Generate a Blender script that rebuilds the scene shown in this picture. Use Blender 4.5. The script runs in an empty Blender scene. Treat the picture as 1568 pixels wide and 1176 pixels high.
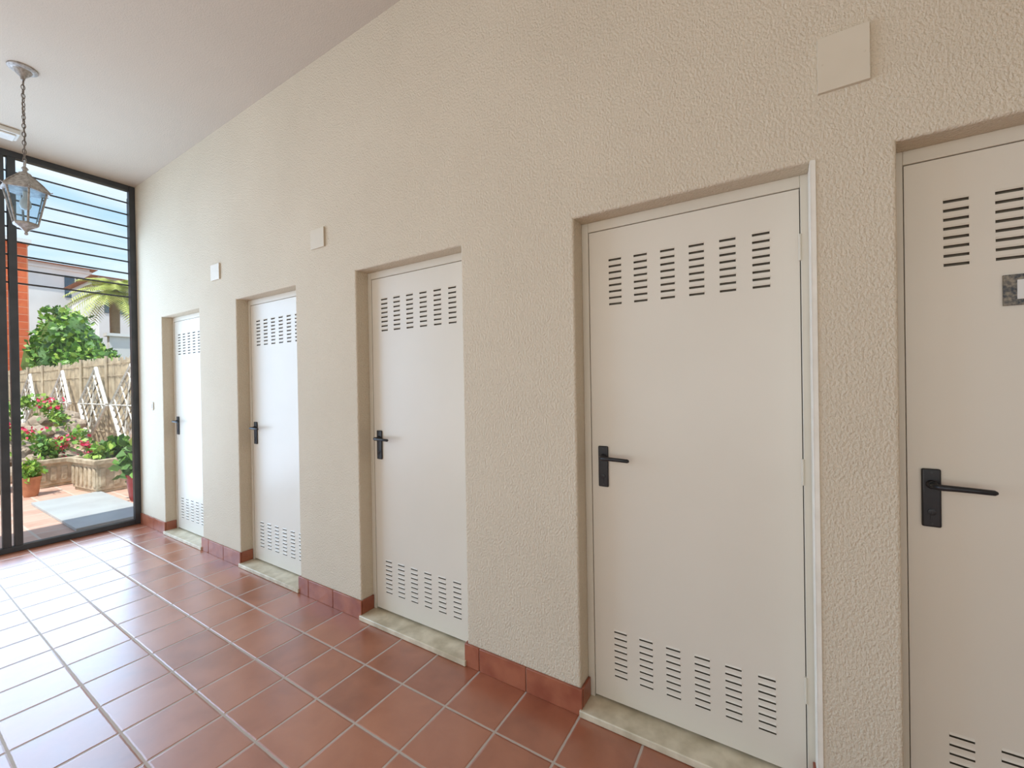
import bpy, bmesh, math, random
from mathutils import Vector, Matrix, noise
random.seed(7)
scn = bpy.context.scene
CAM_H = 1.42; CAM_Y = -1.65
CEIL = 3.53; XW = -5.66; XR = 3.0; YB = -3.9
OPEN_H = 2.11; TILE = .265

# ------------------------------------------------------------------ materials
def newmat(name):
    m = bpy.data.materials.new(name); m.use_nodes = True
    nt = m.node_tree; b = nt.nodes['Principled BSDF']
    return m, nt, b
def N(nt, typ, **kw):
    n = nt.nodes.new(typ)
    for k, v in kw.items(): setattr(n, k, v)
    return n
def ramp(nt, stops):
    r = nt.nodes.new('ShaderNodeValToRGB'); e = r.color_ramp.elements
    while len(e) < len(stops): e.new(.5)
    for el, (p, c) in zip(e, stops): el.position = p; el.color = (*c, 1) if len(c) == 3 else c
    return r
def math_(nt, op, a=None, b=None):
    n = nt.nodes.new('ShaderNodeMath'); n.operation = op
    for i, v in enumerate((a, b)):
        if v is None: continue
        if isinstance(v, (int, float)): n.inputs[i].default_value = v
        else: nt.links.new(v, n.inputs[i])
    return n.outputs[0]
def simple(name, c1, c2=None, scale=8, rough=.6, metal=0, bump=0, bscale=60, bdist=.004, spec=.5):
    m, nt, b = newmat(name); L = nt.links.new
    tc = N(nt, 'ShaderNodeTexCoord')
    c2 = c2 or tuple(x*.88 for x in c1)
    nz = N(nt, 'ShaderNodeTexNoise'); nz.inputs['Scale'].default_value = scale; nz.inputs['Detail'].default_value = 3
    L(tc.outputs['Object'], nz.inputs['Vector'])
    r = ramp(nt, [(.35, c2), (.65, c1)]); L(nz.outputs[0], r.inputs[0]); L(r.outputs[0], b.inputs['Base Color'])
    b.inputs['Roughness'].default_value = rough; b.inputs['Metallic'].default_value = metal
    b.inputs['Specular IOR Level'].default_value = spec
    if bump:
        n2 = N(nt, 'ShaderNodeTexNoise'); n2.inputs['Scale'].default_value = bscale; n2.inputs['Detail'].default_value = 3
        L(tc.outputs['Object'], n2.inputs['Vector'])
        bp = N(nt, 'ShaderNodeBump'); bp.inputs['Strength'].default_value = bump; bp.inputs['Distance'].default_value = bdist
        L(n2.outputs[0], bp.inputs['Height']); L(bp.outputs[0], b.inputs['Normal'])
    return m

def stucco(name, col, col2, amp):
    m, nt, b = newmat(name); L = nt.links.new
    tc = N(nt, 'ShaderNodeTexCoord')
    mp = N(nt, 'ShaderNodeMapping'); mp.inputs['Scale'].default_value = (1.15, 1, .85); L(tc.outputs['Object'], mp.inputs[0])
    n1 = N(nt, 'ShaderNodeTexNoise'); n1.inputs['Scale'].default_value = 108; n1.inputs['Detail'].default_value = 2.5
    n1.inputs['Roughness'].default_value = .55; n1.inputs['Distortion'].default_value = .12
    L(mp.outputs[0], n1.inputs['Vector'])
    n3 = N(nt, 'ShaderNodeTexNoise'); n3.inputs['Scale'].default_value = 1.3; n3.inputs['Detail'].default_value = 3
    L(tc.outputs['Object'], n3.inputs['Vector'])
    r1 = ramp(nt, [(.32, (0,0,0)), (.74, (1,1,1))]); L(n1.outputs[0], r1.inputs[0])
    bp = N(nt, 'ShaderNodeBump'); bp.inputs['Strength'].default_value = amp; bp.inputs['Distance'].default_value = .0050
    L(r1.outputs[0], bp.inputs['Height']); L(bp.outputs[0], b.inputs['Normal'])
    r = ramp(nt, [(.3, col2), (.7, col)]); L(n3.outputs[0], r.inputs[0])
    L(r.outputs[0], b.inputs['Base Color'])
    b.inputs['Roughness'].default_value = .85; b.inputs['Specular IOR Level'].default_value = .2
    return m

def tiles(name, c1, c2, c3, grout, size, ox, oy, gw, rough=.28, bump=.5, axes='XY', spec=.5, coat=0):
    m, nt, b = newmat(name); L = nt.links.new
    tc = N(nt, 'ShaderNodeTexCoord'); s = N(nt, 'ShaderNodeSeparateXYZ'); L(tc.outputs['Object'], s.inputs[0])
    u = math_(nt, 'DIVIDE', math_(nt, 'SUBTRACT', s.outputs[axes[0]], ox), size)
    v = math_(nt, 'DIVIDE', math_(nt, 'SUBTRACT', s.outputs[axes[1]], oy), size)
    du = math_(nt, 'PINGPONG', u, .5); dv = math_(nt, 'PINGPONG', v, .5)
    nz0 = N(nt, 'ShaderNodeTexNoise'); nz0.inputs['Scale'].default_value = 30; L(tc.outputs['Object'], nz0.inputs['Vector'])
    d = math_(nt, 'ADD', math_(nt, 'MINIMUM', du, dv), math_(nt, 'MULTIPLY', math_(nt, 'SUBTRACT', nz0.outputs[0], .5), .012))
    g = gw/size/2
    mr = N(nt, 'ShaderNodeMapRange'); mr.interpolation_type = 'SMOOTHSTEP'
    mr.inputs['From Min'].default_value = g*.75; mr.inputs['From Max'].default_value = g*1.25; L(d, mr.inputs['Value'])
    mh = N(nt, 'ShaderNodeMapRange'); mh.interpolation_type = 'SMOOTHSTEP'
    mh.inputs['From Min'].default_value = g*.6; mh.inputs['From Max'].default_value = g*2.4; L(d, mh.inputs['Value'])
    cb = N(nt, 'ShaderNodeCombineXYZ'); L(math_(nt, 'FLOOR', u), cb.inputs[0]); L(math_(nt, 'FLOOR', v), cb.inputs[1])
    wn = N(nt, 'ShaderNodeTexWhiteNoise'); L(cb.outputs[0], wn.inputs['Vector'])
    off = N(nt, 'ShaderNodeVectorMath'); off.operation = 'ADD'; L(tc.outputs['Object'], off.inputs[0])
    sc = N(nt, 'ShaderNodeVectorMath'); sc.operation = 'SCALE'; sc.inputs['Scale'].default_value = 20; L(wn.outputs['Color'], sc.inputs[0]); L(sc.outputs[0], off.inputs[1])
    nz = N(nt, 'ShaderNodeTexNoise'); nz.inputs['Scale'].default_value = 6; nz.inputs['Detail'].default_value = 4; nz.inputs['Distortion'].default_value = .3
    L(off.outputs[0], nz.inputs['Vector'])
    rc = ramp(nt, [(.26, c3), (.5, c1), (.78, c2)])
    mixv = math_(nt, 'ADD', math_(nt, 'MULTIPLY', nz.outputs[0], .74), math_(nt, 'MULTIPLY', wn.outputs['Value'], .26))
    L(mixv, rc.inputs[0])
    mx = N(nt, 'ShaderNodeMix'); mx.data_type = 'RGBA'; L(mr.outputs[0], mx.inputs[0]); mx.inputs[6].default_value = (*grout, 1); L(rc.outputs[0], mx.inputs[7])
    L(mx.outputs[2], b.inputs['Base Color'])
    rr = N(nt, 'ShaderNodeMapRange'); rr.inputs['To Min'].default_value = .8; rr.inputs['To Max'].default_value = rough; L(mr.outputs[0], rr.inputs['Value'])
    rg = math_(nt, 'ADD', rr.outputs[0], math_(nt, 'MULTIPLY', math_(nt, 'SUBTRACT', nz.outputs[0], .5), .22)); L(rg, b.inputs['Roughness'])
    hgt = math_(nt, 'ADD', mh.outputs[0], math_(nt, 'MULTIPLY', nz.outputs[0], .35))
    bp = N(nt, 'ShaderNodeBump'); bp.inputs['Strength'].default_value = bump; bp.inputs['Distance'].default_value = .004
    L(hgt, bp.inputs['Height']); L(bp.outputs[0], b.inputs['Normal'])
    b.inputs['Specular IOR Level'].default_value = spec
    if coat:
        L(math_(nt, 'MULTIPLY', mr.outputs[0], coat), b.inputs['Coat Weight']); b.inputs['Coat Roughness'].default_value = .26; b.inputs['Coat IOR'].default_value = 1.6
        L(bp.outputs[0], b.inputs['Coat Normal'])
    return m

M = {}
M['wall'] = stucco('cream_stucco', (.70, .61, .47), (.66, .57, .435), .64)
M['ceil'] = stucco('ceiling_plaster', (.60, .515, .415), (.57, .49, .395), .25)
M['floor'] = tiles('terracotta_tiles', (.40, .132, .064), (.49, .185, .095), (.29, .083, .038), (.50, .41, .34), TILE, -.711, 0, .009, rough=.36, spec=.9, coat=.85)
M['patio'] = tiles('patio_tiles', (.62, .40, .32), (.70, .48, .39), (.5, .31, .24), (.62, .52, .45), .33, 0, 0, .02, rough=.55)
M['base'] = simple('baseboard_tile', (.40, .135, .07), (.29, .08, .042), 9, rough=.32, bump=.2, bscale=25)
M['grout'] = simple('grout', (.5, .4, .32), rough=.9)
M['door'] = simple('cream_door_paint', (.75, .69, .58), (.73, .67, .56), 2.5, rough=.34)
M['frame'] = simple('cream_frame_paint', (.70, .64, .525), (.67, .61, .495), 4, rough=.4)
M['slot'] = simple('slot_painted_shade', (.16, .135, .09), (.12, .10, .07), 20, rough=.7)  # dark colour stands in for shade inside the vent slots and leaf gaps
M['black'] = simple('black_plastic', (.012, .012, .014), (.018, .018, .02), 30, rough=.38)
M['steel'] = simple('dark_lock_steel', (.06, .06, .06), rough=.35, metal=.6)
M['marble'] = simple('threshold_marble', (.76, .67, .50), (.52, .44, .30), 11, rough=.4, bump=.2, bscale=30)
M['bead'] = simple('plaster_corner', (.88, .83, .72), (.80, .75, .64), 14, rough=.6, bump=.3, bscale=20)
M['cover'] = simple('painted_cover', (.70, .62, .485), (.67, .59, .455), 5, rough=.5)
M['white'] = simple('white_plastic', (.82, .8, .74), rough=.4)
M['alu'] = simple('anthracite_aluminium', (.075, .08, .085), (.055, .06, .065), 6, rough=.45, metal=.3)
M['bar'] = simple('dark_bar_metal', (.05, .05, .055), rough=.5)
M['lantern'] = simple('aged_white_metal', (.50, .47, .43), (.28, .25, .22), 60, rough=.5, metal=.2)
M['chain'] = simple('chain_metal', (.28, .24, .2), (.16, .13, .11), 60, rough=.5, metal=.5)
M['bulb'] = simple('frosted_bulb', (.9, .88, .82), rough=.3)
M['reed'] = simple('dry_reed', (.72, .61, .45), (.48, .39, .28), 5, rough=.85)
M['wood'] = simple('post_wood', (.32, .22, .13), rough=.8)
M['trellis'] = simple('trellis_wood', (.88, .86, .82), (.6, .58, .54), 14, rough=.6)
M['trellis_d'] = simple('weathered_trellis_lath', (.30, .26, .21), (.14, .12, .10), 14, rough=.7)
M['stone'] = simple('garden_stone', (.56, .46, .37), (.30, .23, .18), 5, rough=.85, bump=.6, bscale=14, bdist=.03)
M['planter'] = simple('cast_stone', (.62, .52, .38), (.40, .32, .22), 9, rough=.85, bump=.6, bscale=22, bdist=.02)
M['terra'] = simple('terracotta_pot', (.55, .23, .12), (.42, .16, .08), 12, rough=.75)
M['leaf'] = simple('leaf_green', (.20, .40, .06), (.07, .19, .03), 3, rough=.5)
M['leaf2'] = simple('leaf_light', (.42, .6, .10), (.2, .36, .05), 4, rough=.5)
M['leafd'] = simple('leaf_dark', (.12, .25, .06), (.05, .12, .03), 2, rough=.5)
M['palm'] = simple('palm_leaf', (.62, .66, .18), (.38, .46, .1), 3, rough=.5)
M['pink'] = simple('geranium_petal', (.85, .04, .14), (.6, .02, .08), 30, rough=.5)
M['house'] = simple('white_render', (.88, .88, .87), (.82, .82, .81), 1, rough=.8)
M['roof'] = simple('roof_tile', (.55, .25, .14), (.4, .16, .09), 4, rough=.8)
M['winblue'] = simple('house_window', (.08, .14, .2), rough=.1)
M['red'] = tiles('red_brick', (.85, .18, .07), (.9, .24, .09), (.75, .13, .05), (.85, .40, .26), .3, 0, 0, .02, rough=.8, axes='YZ')
M['pot'] = simple('red_glazed_pot', (.35, .03, .03), rough=.25)
M['soil'] = simple('earth', (.22, .15, .09), (.14, .09, .05), 6, rough=.95)
M['slab'] = simple('pale_slab', (.50, .54, .56), (.44, .47, .49), 3, rough=.5)
M['sign_d'] = simple('sign_tile_dark', (.014, .012, .014), (.26, .21, .14), 110, rough=.25)
M['sign_w'] = simple('sign_tile_white', (.85, .83, .77), rough=.25)

# glass
def glassmat(name, tint=(.97, .985, .98)):
    m, nt, b = newmat(name); L = nt.links.new; nt.nodes.remove(b)
    out = [n for n in nt.nodes if n.type == 'OUTPUT_MATERIAL'][0]
    t = N(nt, 'ShaderNodeBsdfTransparent'); t.inputs[0].default_value = (*tint, 1)
    g = N(nt, 'ShaderNodeBsdfGlossy'); g.inputs['Roughness'].default_value = .02
    f = N(nt, 'ShaderNodeFresnel'); f.inputs[0].default_value = 1.35
    ms = N(nt, 'ShaderNodeMixShader'); L(f.outputs[0], ms.inputs[0]); L(t.outputs[0], ms.inputs[1]); L(g.outputs[0], ms.inputs[2]); L(ms.outputs[0], out.inputs[0])
    return m
M['glass'] = glassmat('window_glass')
M['lglass'] = glassmat('lantern_glass', (.72, .82, .88))

# ------------------------------------------------------------------ mesh builder
class MB:
    def __init__(s): s.v = []; s.f = []; s.m = []; s.mats = []
    def mi(s, k):
        if k not in s.mats: s.mats.append(k)
        return s.mats.index(k)
    def add(s, vs, fs, k):
        o = len(s.v); s.v += [tuple(v) for v in vs]; i = s.mi(k)
        for f in fs: s.f.append([o+a for a in f]); s.m.append(i)
    def box(s, x0, x1, y0, y1, z0, z1, k, mat=None):
        vs = [Vector(p) for p in ((x0,y0,z0),(x1,y0,z0),(x1,y1,z0),(x0,y1,z0),(x0,y0,z1),(x1,y0,z1),(x1,y1,z1),(x0,y1,z1))]
        if mat: vs = [mat @ v for v in vs]
        s.add(vs, [(0,3,2,1),(4,5,6,7),(0,1,5,4),(1,2,6,5),(2,3,7,6),(3,0,4,7)], k)
    def quad(s, a, b, c, d, k): s.add([a, b, c, d], [(0,1,2,3)], k)
    def lathe(s, prof, c, k, seg=24, rot=0, mat=None):
        vs = []; n = len(prof)
        for r, z in prof:
            for i in range(seg):
                a = 2*math.pi*i/seg+rot
                p = Vector((r*math.cos(a), r*math.sin(a), z))
                if mat: p = mat @ p
                vs.append(Vector(c)+p)
        fs = []
        for j in range(n-1):
            for i in range(seg):
                i2 = (i+1) % seg
                fs.append((j*seg+i, j*seg+i2, (j+1)*seg+i2, (j+1)*seg+i))
        fs.append(tuple(range(seg-1, -1, -1))); fs.append(tuple(range((n-1)*seg, n*seg)))
        s.add(vs, fs, k)
    def tube(s, path, rad, k, seg=8, closed=False, flat=1):
        path = [Vector(p) for p in path]; n = len(path)
        if not isinstance(rad, (list, tuple)): rad = [rad]*n
        vs = []; prev = None
        for i, p in enumerate(path):
            if closed: t = path[(i+1) % n]-path[i-1]
            else: t = path[min(i+1, n-1)]-path[max(i-1, 0)]
            t.normalize()
            if prev is None:
                up = Vector((0,0,1)) if abs(t.z) < .9 else Vector((1,0,0))
                a = t.cross(up).normalized()
            else:
                a = (prev-t*prev.dot(t)).normalized()
            prev = a; b = t.cross(a)
            for j in range(seg):
                an = 2*math.pi*j/seg
                vs.append(p+a*math.cos(an)*rad[i]*flat+b*math.sin(an)*rad[i])
        fs = []
        for i in range(n if closed else n-1):
            i2 = (i+1) % n
            for j in range(seg):
                j2 = (j+1) % seg
                fs.append((i*seg+j, i*seg+j2, i2*seg+j2, i2*seg+j))
        if not closed:
            fs.append(tuple(range(seg-1, -1, -1))); fs.append(tuple(range((n-1)*seg, n*seg)))
        s.add(vs, fs, k)
    def rock(s, c, r, k, sub=2, amp=.35, sc=1.3, seed=0):
        bm = bmesh.new(); bmesh.ops.create_icosphere(bm, subdivisions=sub, radius=1)
        vs = []
        for v in bm.verts:
            p = v.co.copy(); d = 1+amp*noise.noise(p*sc+Vector((seed*7.3, seed*3.1, seed)))
            p = p*d; vs.append((c[0]+p.x*r[0], c[1]+p.y*r[1], c[2]+p.z*r[2]))
        fs = [[v.index for v in f.verts] for f in bm.faces]; bm.free(); s.add(vs, fs, k)
    def leaves(s, c, r, n, size, ks, shell=.55, zmin=None):
        for _ in range(n):
            d = Vector((random.gauss(0,1), random.gauss(0,1), random.gauss(0,1))).normalized()
            rr = shell+(1-shell)*random.random()
            rr *= 1+.25*noise.noise(d*2+Vector(c))
            p = Vector((c[0]+d.x*r[0]*rr, c[1]+d.y*r[1]*rr, c[2]+d.z*r[2]*rr))
            if zmin is not None and p.z < zmin: continue
            a = Vector((random.gauss(0,1), random.gauss(0,1), random.gauss(0,1)+.3)).normalized()
            b = a.cross(Vector((random.gauss(0,1), random.gauss(0,1), random.gauss(0,1)))).normalized()
            l = size*random.uniform(.7, 1.3); w = l*.35
            s.add([p, p+a*l*.5+b*w, p+a*l, p+a*l*.5-b*w], [(0,1,2,3)], random.choice(ks))
    def obj(s, name, bevel=0, segs=2, smooth=False, parent=None, ang=40):
        me = bpy.data.meshes.new(name); me.from_pydata(s.v, [], s.f)
        for k in s.mats: me.materials.append(M[k])
        me.polygons.foreach_set('material_index', s.m); me.update()
        o = bpy.data.objects.new(name, me); scn.collection.objects.link(o)
        if smooth or bevel:
            me.polygons.foreach_set('use_smooth', [True]*len(s.f))
            bm = bmesh.new(); bm.from_mesh(me); lim = math.radians(ang)
            for e in bm.edges:
                if len(e.link_faces) == 2 and e.calc_face_angle(0) > lim: e.smooth = False
            bm.to_mesh(me); bm.free()
        if bevel:
            md = o.modifiers.new('Bevel', 'BEVEL'); md.width = bevel; md.segments = segs; md.limit_method = 'ANGLE'; md.angle_limit = math.radians(35)
        if parent: o.parent = parent
        return o
def empty(name):
    e = bpy.data.objects.new(name, None); e.empty_display_size = .2; scn.collection.objects.link(e); return e

# ------------------------------------------------------------------ room shell
doors = [(-5.041, .806), (-3.584, .815), (-2.133, .812), (-.711, .822), (.316, .82)]
outline = [(XW-.06, 0)]
for x0, w in doors: outline += [(x0, 0), (x0, OPEN_H), (x0+w, OPEN_H), (x0+w, 0)]
outline += [(XR, 0), (XR, CEIL), (XW-.06, CEIL)]
bm = bmesh.new()
fv = [bm.verts.new((x, 0, z)) for x, z in outline]
f = bm.faces.new(fv)
ext = bmesh.ops.extrude_face_region(bm, geom=[f])
for v in [g for g in ext['geom'] if isinstance(g, bmesh.types.BMVert)]: v.co.y = .24
bmesh.ops.recalc_face_normals(bm, faces=bm.faces)
bm.edges.ensure_lookup_table()
ed = [e for e in bm.edges if all(abs(v.co.y) < 1e-6 for v in e.verts) and all(XW < v.co.x < XR-.01 for v in e.verts)
      and (abs(e.verts[0].co.x-e.verts[1].co.x) < 1e-6 or all(abs(v.co.z-OPEN_H) < 1e-6 for v in e.verts))]
bmesh.ops.bevel(bm, geom=ed, offset=.009, segments=3, affect='EDGES', profile=.5)
me = bpy.data.meshes.new('wall_right'); bm.to_mesh(me); bm.free(); me.materials.append(M['wall'])
o = bpy.data.objects.new('wall_right', me); scn.collection.objects.link(o)

b = MB(); b.box(XW-.06, XR+.2, YB-.2, .24, -.15, 0, 'floor'); b.obj('floor')
b = MB(); b.box(XW-.1, XR+.2, YB-.2, .24, CEIL, CEIL+.2, 'ceil'); b.obj('ceiling')
b = MB(); b.box(XR, XR+.2, YB-.2, .24, 0, CEIL, 'wall'); b.obj('wall_back')
b = MB()
for x0, x1 in ((XW-.06, -5.2), (-2.6, -2.0), (.7, 1.2), (2.8, XR)): b.box(x0, x1, YB-.2, YB, 0, CEIL, 'wall')
for x0, x1 in ((-5.2, -2.6), (-2.0, .7), (1.2, 2.8)):  # openings invented behind the camera to let light in
    b.box(x0, x1, YB-.2, YB, 2.9, CEIL, 'wall'); b.box(x0, x1, YB-.2, YB, 0, .3, 'wall')
b.obj('wall_left')

# baseboards (tile pieces) with returns into the reveals
b = MB(); BH = .112; bt = .012
segs = []; prev = XW+.01
for x0, w in doors: segs.append((prev, x0)); prev = x0+w
segs.append((prev, XR))
for a, c in segs:
    xs = [c+bt]; x = c
    while x > a+.02:
        x -= TILE
        xs.append(max(x, a-(bt if a > XW+.1 else 0)))
    for i in range(len(xs)-1):
        if xs[i]-xs[i+1] > .012: b.box(xs[i+1]+.002, xs[i]-.002, -bt, -.0005, 0.0, BH, 'base')
    b.box(a, c, -.006, -.0005, 0, BH-.006, 'grout')
    if c < XR-.1: b.box(c+.0005, c+bt, .001, .085, .03, BH, 'base')
    if a > XW+.1: b.box(a-bt, a-.0005, .001, .085, .03, BH, 'base')
b.obj('baseboard_right', bevel=.0025)

# ------------------------------------------------------------------ doors
def door(i, x0, w):
    E = empty('door_%d' % i); E.location = (0, 0, 0)
    yf = .088
    b = MB()
    b.box(x0, x0+.030, yf, yf+.06, .03, OPEN_H, 'frame'); b.box(x0+w-.026, x0+w, yf, yf+.06, .03, OPEN_H, 'frame')
    b.box(x0+.030, x0+w-.026, yf, yf+.06, OPEN_H-.042, OPEN_H, 'frame')
    b.box(x0+.03, x0+.045, yf+.03, yf+.06, .03, OPEN_H-.04, 'slot'); b.box(x0+w-.04, x0+w-.026, yf+.03, yf+.06, .03, OPEN_H-.04, 'slot')  # dark strips along the leaf gaps, shade put into the colour
    b.obj('frame', bevel=.002, parent=E)
    lx0, lx1, lz0, lz1 = x0+.0328, x0+w-.0288, .042, OPEN_H-.0448
    y = yf+.004; b = MB()
    sw = .054; pitch = .1065; start = lx0+(lx1-lx0-(5*pitch+sw))/2
    cols = [(start+j*pitch, start+j*pitch+sw) for j in range(6)]
    rows = []
    for base in (.150, 1.742): rows += [(base+j*.0268, base+j*.0268+.0078) for j in range(8)]
    xs = sorted([lx0, lx1]+[c for p in cols for c in p]); zs = sorted([lz0, lz1]+[c for p in rows for c in p])
    cs = {c[0] for c in cols}; rs = {r[0] for r in rows}
    for a in range(len(xs)-1):
        for c in range(len(zs)-1):
            X0, X1, Z0, Z1 = xs[a], xs[a+1], zs[c], zs[c+1]
            if X0 in cs and Z0 in rs:
                d = y+.010
                b.quad((X0, d, Z0), (X1, d, Z0), (X1, d, Z1), (X0, d, Z1), 'slot')
                b.quad((X0, y, Z0), (X1, y, Z0), (X1, d, Z0), (X0, d, Z0), 'slot')
                b.quad((X0, d, Z1), (X1, d, Z1), (X1, y, Z1), (X0, y, Z1), 'slot')
                b.quad((X0, y, Z0), (X0, d, Z0), (X0, d, Z1), (X0, y, Z1), 'slot')
                b.quad((X1, y, Z0), (X1, y, Z1), (X1, d, Z1), (X1, d, Z0), 'slot')
                e = .0028; h = .007
                b.add([(X0, y-.0002, Z1+h), (X1, y-.0002, Z1+h), (X1, y-e, Z1), (X0, y-e, Z1), (X0, y, Z1), (X1, y, Z1)],
                      [(3,2,1,0), (4,5,2,3), (0,4,3), (1,2,5)], 'door')
            else:
                b.quad((X0, y, Z0), (X1, y, Z0), (X1, y, Z1), (X0, y, Z1), 'door')
    yb = y+.038
    b.quad((lx0, yb, lz0), (lx0, yb, lz1), (lx1, yb, lz1), (lx1, yb, lz0), 'door')
    b.quad((lx0, y, lz0), (lx0, y, lz1), (lx0, yb, lz1), (lx0, yb, lz0), 'door')
    b.quad((lx1, y, lz0), (lx1, yb, lz0), (lx1, yb, lz1), (lx1, y, lz1), 'door')
    b.quad((lx0, y, lz1), (lx1, y, lz1), (lx1, yb, lz1), (lx0, yb, lz1), 'door')
    b.quad((lx0, y, lz0), (lx0, yb, lz0), (lx1, yb, lz0), (lx1, y, lz0), 'door')
    b.obj('leaf', parent=E)
    hx = lx0+.030; b = MB()
    b.box(hx, hx+.044, y-.010, y, .962, 1.138, 'black')
    b.obj('handle_plate', bevel=.006, segs=4, parent=E)
    b = MB(); sx = hx+.022; sz = 1.092
    R = Matrix.Rotation(math.radians(90), 3, 'X')
    b.lathe([(.013, .0), (.013, .008), (.010, .012)], (sx, y-.009, sz), 'black', seg=20, mat=R)
    p = [(sx, y-.012, sz), (sx, y-.035, sz), (sx+.004, y-.047, sz), (sx+.014, y-.053, sz), (sx+.04, y-.054, sz), (sx+.08, y-.053, sz-.001), (sx+.118, y-.050, sz-.003), (sx+.124, y-.049, sz-.003)]
    b.tube(p, [.0085, .0085, .009, .0092, .0085, .008, .0078, .004], 'black', seg=12)
    b.lathe([(.0095, 0), (.0095, .003), (.008, .0035)], (sx, y-.0095, 1.008), 'black', seg=20, mat=R)
    b.box(sx-.0038, sx+.0038, y-.0118, y-.0095, .986, 1.006, 'black')
    b.box(sx-.0008, sx+.0008, y-.0135, y-.0128, 1.003, 1.013, 'steel')
    b.lathe([(.003, 0), (.003, .001)], (sx, y-.010, 1.127), 'steel', seg=10, mat=R)
    b.lathe([(.003, 0), (.003, .001)], (sx, y-.010, .973), 'steel', seg=10, mat=R)
    b.obj('handle_lever', smooth=True, parent=E)
    b = MB()
    for z in (.30, 1.05, 1.82): b.lathe([(.005, 0), (.005, .09)], (x0+w-.0275, y-.002, z), 'frame', seg=12)
    b.obj('hinges', smooth=True, parent=E)
    b = MB(); b.box(x0-.0, x0+w, -.022, yf+.06, 0.001, .030, 'marble'); b.obj('threshold', bevel=.004, parent=E)
    b = MB(); b.box(x0, x0+w, yf+.07, yf+.09, .0, OPEN_H, 'slot'); b.obj('dark_backing', parent=E)  # dark sheet added behind the leaf, painted shade for the gaps
    return E
for i, (x0, w) in enumerate(doors): door(i+1, x0, w)

# smooth plaster corner strip beside fourth door
b = MB(); x = doors[3][0]+doors[3][1]
b.box(x-.003, x+.012, -.003, .0, .0, OPEN_H+.003, 'bead'); b.box(x-.004, x-.0002, -.003, .086, .031, OPEN_H-.001, 'bead')
b.obj('trim_1', bevel=.0012)

# door number sign on the fifth leaf
b = MB(); sx0, sx1, sz0, sz1, sy = .553, .700, 1.612, 1.698, .092
b.box(sx0, sx1, sy-.006, sy-.0003, sz0, sz1, 'sign_d')
b.box(sx0+.026, sx1-.026, sy-.009, sy-.006, sz0+.016, sz1-.016, 'sign_w')
b.box(sx0+.066, sx0+.073, sy-.0105, sy-.009, sz0+.024, sz1-.024, 'sign_d')
b.box(sx0+.056, sx0+.066, sy-.0105, sy-.009, sz1-.034, sz1-.028, 'sign_d')
b.obj('door_number_sign', bevel=.0012)

def cover(x0, x1, z0, z1, t=.012):
    b = MB(); b.box(x0, x1, -t, -.0005, z0, z1, 'cover')
    R = Matrix.Rotation(math.radians(90), 3, 'X')
    for (px, pz) in ((x0+.012, (z0+z1)/2), (x1-.012, (z0+z1)/2)):
        b.lathe([(.003, 0), (.0027, .001)], (px, -t, pz), 'cover', seg=10, mat=R)
    return b.obj('junction_box_cover', bevel=.003)
cover(.130, .257, 2.312, 2.482)
cover(-2.565, -2.425, 2.31, 2.435)
cover(-3.975, -3.83, 2.305, 2.435)
b = MB(); b.box(-5.35, -5.27, -.010, -.0005, 1.20, 1.28, 'white'); b.box(-5.335, -5.285, -.014, -.010, 1.215, 1.265, 'white')
b.obj('light_switch', bevel=.003)

# ------------------------------------------------------------------ glazed end wall
E = empty('window_1')
b = MB(); xa, xb = XW-.06, XW
b.box(xa, xb, -.05, -.001, .0, CEIL-.001, 'alu')
b.box(xa, xb, YB, -.05, CEIL-.055, CEIL-.001, 'alu'); b.box(xa, xb, YB, -.05, .001, .05, 'alu')
for y0, y1 in ((-.868, -.818), (-.935, -.885), (-1.90, -1.855), (-1.96, -1.907), (-2.95, -2.90), (YB, YB+.05)): b.box(xa, xb, y0, y1, .05, CEIL-.055, 'alu')
b.box(xa, xb, -1.855, -.935, 2.20, 2.25, 'alu')
b.obj('frame', bevel=.004, parent=E)
b = MB(); b.box(XW-.034, XW-.028, YB+.05, -.05, .05, CEIL-.055, 'glass'); b.obj('glass_pane', parent=E)
b = MB()
for i in range(9):
    z = 3.375-i*.124; b.tube([(XW-.09, YB, z), (XW-.09, -.01, z)], .008, 'bar', seg=8)
for y in (-.03, -.89, -1.88, -2.92): b.box(XW-.10, XW-.061, y-.012, y+.012, 2.3, 3.42, 'bar')
b.obj('grille_bars', smooth=True, parent=E)

# ------------------------------------------------------------------ lantern
LX, LY = -4.15, -1.0
E = empty('hanging_lantern')
b = MB()
b.lathe([(.070, CEIL-.0005), (.070, CEIL-.008), (.062, CEIL-.014), (.045, CEIL-.018), (.035, CEIL-.035), (.022, CEIL-.05), (.012, CEIL-.06), (.010, CEIL-.075), (.004, CEIL-.08)], (LX, LY, 0), 'lantern', 28)
b.obj('ceiling_rose', smooth=True, parent=E)
b = MB(); z = CEIL-.078; k = 0
while z > 2.93:
    pts = []
    for j in range(14):
        a = 2*math.pi*j/14; u = .0085*math.cos(a); v = .0175*math.sin(a)
        an = math.radians(90*(k % 2)+k*6)
        pts.append((LX+u*math.cos(an), LY+u*math.sin(an), z-.0175+v))
    b.tube(pts, .0024, 'chain', seg=6, closed=True); z -= .028; k += 1
ztop = z
b.tube([(LX+.004, LY+.004, CEIL-.07), (LX+.007, LY-.004, 3.3), (LX-.006, LY+.005, 3.1), (LX, LY, ztop)], .0022, 'chain', seg=6)
b.obj('chain', smooth=True, parent=E)
b = MB()
pts = [(LX+.022*math.cos(a), LY, 2.905+.022*math.sin(a)) for a in [2*math.pi*j/20 for j in range(20)]]
b.tube(pts, .0035, 'lantern', seg=8, closed=True)
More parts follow.
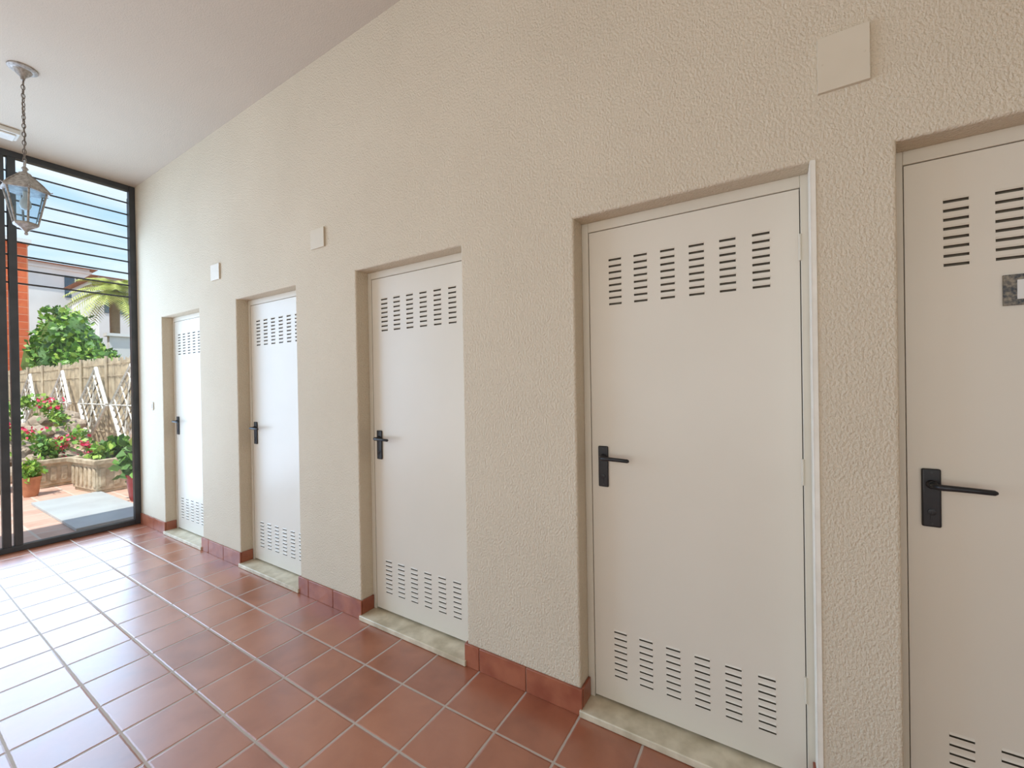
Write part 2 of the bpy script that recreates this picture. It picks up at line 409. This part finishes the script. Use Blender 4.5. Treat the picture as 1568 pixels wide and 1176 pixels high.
b.lathe([(.004, 2.89), (.012, 2.882), (.018, 2.872), (.010, 2.862), (.012, 2.852), (.028, 2.842), (.034, 2.83), (.034, 2.824)], (LX, LY, 0), 'lantern', 20)
b.obj('top_loop', smooth=True, parent=E)
b = MB()
b.lathe([(.034, 2.826), (.052, 2.810), (.085, 2.772), (.112, 2.742), (.118, 2.730), (.116, 2.722), (.102, 2.722)], (LX, LY, 0), 'lantern', 6)
b.lathe([(.060, 2.50), (.064, 2.510), (.058, 2.518), (.045, 2.518)], (LX, LY, 0), 'lantern', 6)
b.lathe([(.006, 2.438), (.011, 2.447), (.006, 2.457), (.014, 2.466), (.026, 2.478), (.045, 2.49), (.060, 2.50)], (LX, LY, 0), 'lantern', 6)
for i in range(6):
    a = i*math.pi/3; c, s_ = math.cos(a), math.sin(a)
    b.tube([(LX+c*.100, LY+s_*.100, 2.724), (LX+c*.058, LY+s_*.058, 2.514)], .0055, 'lantern', seg=6)
    b.tube([(LX+c*.034, LY+s_*.034, 2.828), (LX+c*.085, LY+s_*.085, 2.775), (LX+c*.119, LY+s_*.119, 2.732), (LX+c*.130, LY+s_*.130, 2.737)], .004, 'lantern', seg=6)
b.obj('metal_body', parent=E)
b = MB()
for i in range(6):
    a0, a1 = i*math.pi/3, (i+1)*math.pi/3
    b.quad((LX+.097*math.cos(a0), LY+.097*math.sin(a0), 2.722), (LX+.055*math.cos(a0), LY+.055*math.sin(a0), 2.516),
           (LX+.055*math.cos(a1), LY+.055*math.sin(a1), 2.516), (LX+.097*math.cos(a1), LY+.097*math.sin(a1), 2.722), 'lglass')
b.obj('glass_panes', parent=E)
b = MB(); b.lathe([(.012, 2.722), (.012, 2.69), (.016, 2.68), (.026, 2.655), (.028, 2.63), (.020, 2.608), (.006, 2.6)], (LX, LY, 0), 'bulb', 20)
b.obj('bulb', smooth=True, parent=E)

b = MB(); b.box(-5.32, -5.16, -1.12, -.86, CEIL-.04, CEIL-.001, 'white'); b.box(-5.305, -5.175, -1.10, -.88, CEIL-.055, CEIL-.04, 'white')
b.obj('emergency_light', bevel=.01, segs=3)

# ------------------------------------------------------------------ garden
b = MB(); b.box(-15, XW-.061, -9, 1.5, -.16, -.02, 'patio'); b.obj('patio_floor')
b = MB(); b.box(-90, -15.01, -60, 60, -.2, -.05, 'soil'); b.box(-15, 3, 1.51, 60, -.2, -.05, 'soil'); b.obj('garden_ground')
b = MB(); b.box(-7.9, -6.0, -.42, .22, -.02, .012, 'slab'); b.obj('paving_slab', bevel=.004)

# reed fence parallel to the door wall
E = empty('reed_fence'); b = MB(); x = -6.6
while x > -25:
    h = 2.05+random.uniform(-.05, .05)+.03*math.sin(x*1.3); r = random.uniform(.009, .016); yy = 1.38+random.uniform(-.012, .012)
    vs = []
    lean = random.uniform(-.015, .015)
    for zz in (-.05, h):
        for j in range(4):
            a = j*math.pi/2+.4; vs.append((x+r*math.cos(a)+lean*(zz > 0), yy+r*math.sin(a), zz))
    b.add(vs, [(0,1,5,4),(1,2,6,5),(2,3,7,6),(3,0,4,7),(4,5,6,7)], 'reed'); x -= .024
b.obj('reeds', parent=E)
b = MB()
for z in (.5, 1.1, 1.7, 1.95): b.tube([(-6.6, 1.355, z), (-25, 1.355, z)], .006, 'reed', seg=5)
x = -6.7
while x > -25: b.lathe([(.03, -.05), (.03, 2.12)], (x, 1.34, 0), 'reed', 8); x -= 1.8
b.obj('rails', parent=E)

def trellis(cx, cz, hw, hh, y=1.18):
    b = MB()
    P = lambda u, v: (cx+u*hw, y+.07*v, cz+v*hh)
    c = [P(-1, 0), P(0, 1), P(1, 0), P(0, -1)]
    for i in range(4): b.tube([c[i], c[(i+1) % 4]], .034, 'trellis', seg=6)
    for i in range(1, 6):
        k = 'trellis' if i % 2 else 'trellis_d'
        p0 = Vector(c[0]).lerp(Vector(c[1]), i/6); p1 = Vector(c[3]).lerp(Vector(c[2]), i/6); b.tube([p0, p1], .013, k, seg=5)
        p0 = Vector(c[0]).lerp(Vector(c[3]), i/6); p1 = Vector(c[1]).lerp(Vector(c[2]), i/6); b.tube([p0, p1], .013, k, seg=5)
    b.tube([c[0], c[2]], .014, 'trellis', seg=5); b.tube([c[3], c[1]], .014, 'trellis', seg=5)
    b.tube([c[3], (cx, y-.08, -.02)], .02, 'trellis', seg=6)
    b.obj('diamond_trellis')
for cx in (-10.3, -12.4, -15.0, -18.4): trellis(cx, 1.10, .92, .78)

# rockery
b = MB()
for i in range(110):
    x = random.uniform(-13.5, -10.1); y = random.uniform(-2.2, .85)
    hgt = .10+.75*min(1, max(0, (-10.1-x)/2.2))*random.uniform(.6, 1)
    r = random.uniform(.11, .24); b.rock((x, y, hgt), (r*1.2, r, r*.75), 'stone', seed=i)
for i in range(24):
    x = random.uniform(-10.3, -10.1); y = -2.3+i*.12; r = random.uniform(.10, .17); b.rock((x, y, .10), (r, r, r*.8), 'stone', seed=i+90)
b.rock((-12.2, -.8, .1), (1.8, 1.6, .65), 'stone', sub=3, seed=5)
b.obj('rockery')
b = MB()
for i in range(26):
    c = (random.uniform(-13, -10.4), random.uniform(-1.6, .8), 0)
    zz = .45+.6*min(1, (-10.2-c[0])/2.2)
    c = (c[0], c[1], zz+random.uniform(0, .15)); b.leaves(c, (.22, .22, .16), 80, .09, ['leaf', 'leaf2'], .2)
    if i % 3 == 0: b.leaves((c[0]+.1, c[1], c[2]+.1), (.22, .22, .1), 22, .07, ['pink'], .2)
b.obj('rockery_plants')

def planter(cx, cy, lx, ly, h, rot, plants):
    b = MB(); Mx = Matrix.Translation((cx, cy, -.02)) @ Matrix.Rotation(rot, 4, 'Z')
    b.box(-lx/2+.03, lx/2-.03, -ly/2+.03, ly/2-.03, .0, .04, 'planter', Mx)
    b.box(-lx/2+.015, lx/2-.015, -ly/2+.015, ly/2-.015, .04, h-.06, 'planter', Mx)
    for a in (-1, 1):
        b.box(-lx/2, lx/2, a*ly/2-.03, a*ly/2+.03, h-.07, h, 'planter', Mx); b.box(a*lx/2-.03, a*lx/2+.03, -ly/2-.03, ly/2+.03, h-.07, h, 'planter', Mx)
        for k in range(6):
            u = -lx/2+lx*(k+.5)/6; b.box(u-.035, u+.035, a*(ly/2-.01)-.012, a*(ly/2-.01)+.012, .09, h-.12, 'planter', Mx)
        for k in range(4):
            u = -ly/2+ly*(k+.5)/4; b.box(a*(lx/2-.01)-.012, a*(lx/2-.01)+.012, u-.035, u+.035, .09, h-.12, 'planter', Mx)
    b.box(-lx/2+.03, lx/2-.03, -ly/2+.03, ly/2-.03, h-.07, h-.03, 'soil', Mx)
    E = empty('stone_planter'); b.obj('trough', bevel=.012, parent=E)
    b = MB()
    for (dx, dy, rr, hh, ks, nn, sz) in plants: b.leaves((cx+dx, cy+dy, h+hh*.6), (rr, rr, hh), nn, sz, ks, .1, zmin=h-.4)
    b.obj('foliage', parent=E)
planter(-8.25, .42, .75, .62, .47, .12, [(-.1, .1, .2, .13, ['leafd', 'leaf'], 200, .11), (.1, -.12, .16, .10, ['leaf', 'leaf2'], 110, .09), (-.2, -.2, .12, .18, ['pink', 'leaf'], 50, .06), (.25, .2, .14, .10, ['leaf', 'palm'], 80, .13)])
planter(-9.3, .02, .5, .45, .42, .1, [(0, 0, .22, .15, ['leaf2', 'leaf'], 200, .09), (.15, -.1, .14, .2, ['leaf'], 120, .08), (.1, .1, .16, .24, ['pink', 'pink', 'leaf'], 60, .06)])
planter(-9.35, -.68, .5, .42, .36, .0, [(0, 0, .28, .2, ['leaf2', 'leaf2', 'leaf'], 400, .08), (.25, 0, .18, .28, ['leaf2', 'leaf'], 300, .07)])
def pot(cx, cy, sc, mat, name, ks, n, sz, rr):
    E = empty(name); b = MB()
    b.lathe([(.085*sc, -.018), (.10*sc, .02), (.125*sc, .24*sc), (.14*sc, .30*sc), (.145*sc, .33*sc), (.125*sc, .33*sc), (.12*sc, .30*sc)], (cx, cy, 0), mat, 28)
    b.obj('pot', smooth=True, parent=E)
    b = MB(); b.leaves((cx, cy, .33*sc+rr*.6), (rr, rr, rr), n, sz, ks, .1, zmin=.28*sc); b.obj('foliage', parent=E)
pot(-6.95, .36, 1, 'pot', 'potted_plant', ['leaf', 'leafd'], 200, .14, .2)
pot(-8.55, -.32, .75, 'terra', 'potted_plant', ['leaf2', 'leaf'], 160, .08, .15)

def bush(name, blobs, n, size, ks):
    b = MB()
    for i, (c, r) in enumerate(blobs):
        b.rock(c, tuple(x*.85 for x in r), 'leafd', sub=3, amp=.4, sc=2, seed=i); b.leaves(c, r, n, size, ks, .8)
    b.obj(name)
bush('green_bush', [((-22.6, 2.8, 2.3), (1.9, 1.0, 2.1)), ((-20.7, 3.1, 1.55), (1.3, .9, 1.55))], 2600, .2, ['leaf', 'leaf', 'leafd', 'leaf2'])
bush('hedge', [((-17, 2.4, 1.1), (1.2, .6, 1.2)), ((-14.6, 2.4, .9), (1.2, .6, 1.0))], 1300, .15, ['leaf2', 'leaf', 'leaf2'])

def palm(cx, cy, h, R):
    E = empty('palm_tree'); b = MB()
    b.lathe([(.26, -.05), (.2, .6), (.17, h*.5), (.18, h*.9), (.26, h-.1), (.15, h+.05)], (cx, cy, 0), 'wood', 14); b.obj('trunk', smooth=True, parent=E)
    b = MB()
    for i in range(40):
        a = i*2.4; el = random.uniform(-.3, 1.35); P = []; n = 12
        for j in range(n):
            t = j/(n-1); d = R*t*math.cos(el*(1-.25*t)); zz = R*(math.sin(el)*t-.7*t*t)
            P.append(Vector((cx+d*math.cos(a), cy+d*math.sin(a), h+zz)))
        b.tube(P, [.02*(1-.8*j/(n-1)) for j in range(n)], 'palm', seg=4)
        for j in range(1, n-1):
            for k in range(2):
                base = P[j].lerp(P[j+1], k/2); tdir = (P[j+1]-P[j]).normalized(); side = tdir.cross(Vector((0,0,1))).normalized()
                for sg in (-1, 1):
                    l = R*.3*math.sin(math.pi*(.15+.8*j/n)); tip = base+(side*sg+tdir*.7-Vector((0,0,.35))).normalized()*l
                    w = tdir*.03; b.add([base-w, base+w, tip], [(0,1,2)], 'palm')
    b.obj('fronds', parent=E)
palm(-25.6, 5.0, 5.85, 1.8)

def house(name, x0, x1, y0, y1, h, roofh=1.2, wins=()):
    E = empty(name); b = MB(); b.box(x0, x1, y0, y1, -.05, h, 'house')
    b.box(x0-.1, x1+.1, y0-.1, y1+.1, h-.35, h-.2, 'house'); b.obj('walls', parent=E)
    b = MB(); xm = (x0+x1)/2; e = .4
    b.add([(x0-e, y0-e, h), (x1+e, y0-e, h), (x1+e, y1+e, h), (x0-e, y1+e, h), (xm, y0+1.5, h+roofh), (xm, y1-1.5, h+roofh)], [(0,3,2,1), (0,1,4), (1,2,5,4), (2,3,5), (3,0,4,5)], 'roof')
    b.obj('tiled_roof', parent=E)
    b = MB()
    for (yc, zc) in wins:
        b.box(x1-.02, x1+.04, yc-.55, yc+.55, zc-.8, zc+.8, 'winblue'); b.box(x1+.04, x1+.09, yc-.03, yc+.03, zc-.8, zc+.8, 'house')
    if wins: b.obj('windows', parent=E)
house('white_house', -52, -44, 3.4, 8.4, 10.5, .5, [(7.6, 9.0)])
house('white_house', -43, -37, 7.2, 9.0, 8.7, .4, [(8.0, 7.2)])
b = MB(); b.box(-23.5, -23.2, 4.2, 6.9, -.05, 3.6, 'house'); b.box(-23.6, -23.1, 4.1, 7.0, 3.6, 3.72, 'house'); b.obj('garden_wall')
E = empty('red_brick_building'); b = MB(); b.box(-32, -25.8, -6, 2.42, -.05, 7.4, 'red')
b.obj('walls', parent=E)
b = MB(); b.box(-32.2, -25.6, -6.2, 2.50, 7.4, 7.55, 'house'); b.obj('cornice', parent=E)

# ------------------------------------------------------------------ world & lights
w = bpy.data.worlds.new('World'); scn.world = w; w.use_nodes = True; nt = w.node_tree; L = nt.links.new
bg = nt.nodes['Background']; tc = N(nt, 'ShaderNodeTexCoord'); s = N(nt, 'ShaderNodeSeparateXYZ'); L(tc.outputs['Generated'], s.inputs[0])
r = ramp(nt, [(0.0, (.66, .78, .88)), (.12, (.62, .81, .96)), (.32, (.38, .64, .93)), (1, (.16, .38, .80))]); L(s.outputs['Z'], r.inputs[0])
mp = N(nt, 'ShaderNodeMapping'); mp.inputs['Scale'].default_value = (1.5, 1.5, 5); L(tc.outputs['Generated'], mp.inputs[0])
nz = N(nt, 'ShaderNodeTexNoise'); nz.inputs['Scale'].default_value = 2.2; nz.inputs['Detail'].default_value = 6; nz.inputs['Distortion'].default_value = .5; L(mp.outputs[0], nz.inputs['Vector'])
rc = ramp(nt, [(.38, (0,0,0)), (.62, (1,1,1))]); L(nz.outputs[0], rc.inputs[0])
mx = N(nt, 'ShaderNodeMix'); mx.data_type = 'RGBA'; L(math_(nt, 'MULTIPLY', rc.outputs[0], .75), mx.inputs[0]); L(r.outputs[0], mx.inputs[6]); mx.inputs[7].default_value = (.95, .97, 1, 1)
L(mx.outputs[2], bg.inputs[0]); bg.inputs[1].default_value = 1.25

def light(name, typ, loc, direction, energy, color, size=None, sy=None):
    l = bpy.data.lights.new(name, typ); l.energy = energy; l.color = color
    if typ == 'AREA': l.shape = 'RECTANGLE'; l.size = size; l.size_y = sy
    o = bpy.data.objects.new(name, l); o.location = loc; o.rotation_euler = Vector(direction).to_track_quat('-Z', 'Y').to_euler(); scn.collection.objects.link(o); return l
sun = light('sun', 'SUN', (-10, 5, 20), (-.20, .40, -1), 5.2, (1, .95, .86)); sun.angle = .01
light('added_fill_1', 'AREA', (-3.9, YB+.02, 1.65), (0, 1, .0), 8, (1, .92, .80), 2.5, 2.5)  # fill lamps added at the invented openings to brighten the interior
light('added_fill_2', 'AREA', (-.65, YB+.02, 1.65), (0, 1, .0), 18, (1, .91, .77), 2.6, 2.5)
light('added_fill_3', 'AREA', (2.0, YB+.02, 1.65), (0, 1, .0), 6, (1, .90, .75), 1.5, 2.5)
light('daylight_glazing', 'AREA', (XW+.03, -1.95, 1.55), (1, 0, 0), 165, (.50, .72, 1), 3.7, 2.9)

# ------------------------------------------------------------------ camera
cd = bpy.data.cameras.new('Camera'); cam = bpy.data.objects.new('Camera', cd); scn.collection.objects.link(cam)
cd.sensor_width = 36; cd.lens = 640/1568*36; cd.clip_start = .02; cd.clip_end = 400
R = Matrix.Rotation(math.radians(32.0), 4, 'Z') @ Matrix.Rotation(math.radians(90-.25), 4, 'X') @ Matrix.Rotation(math.radians(-.95), 4, 'Z')
cam.matrix_world = Matrix.Translation((0, CAM_Y, CAM_H)) @ R
scn.camera = cam
scn.view_settings.view_transform = 'Standard'; scn.view_settings.look = 'None'; scn.view_settings.exposure = 0
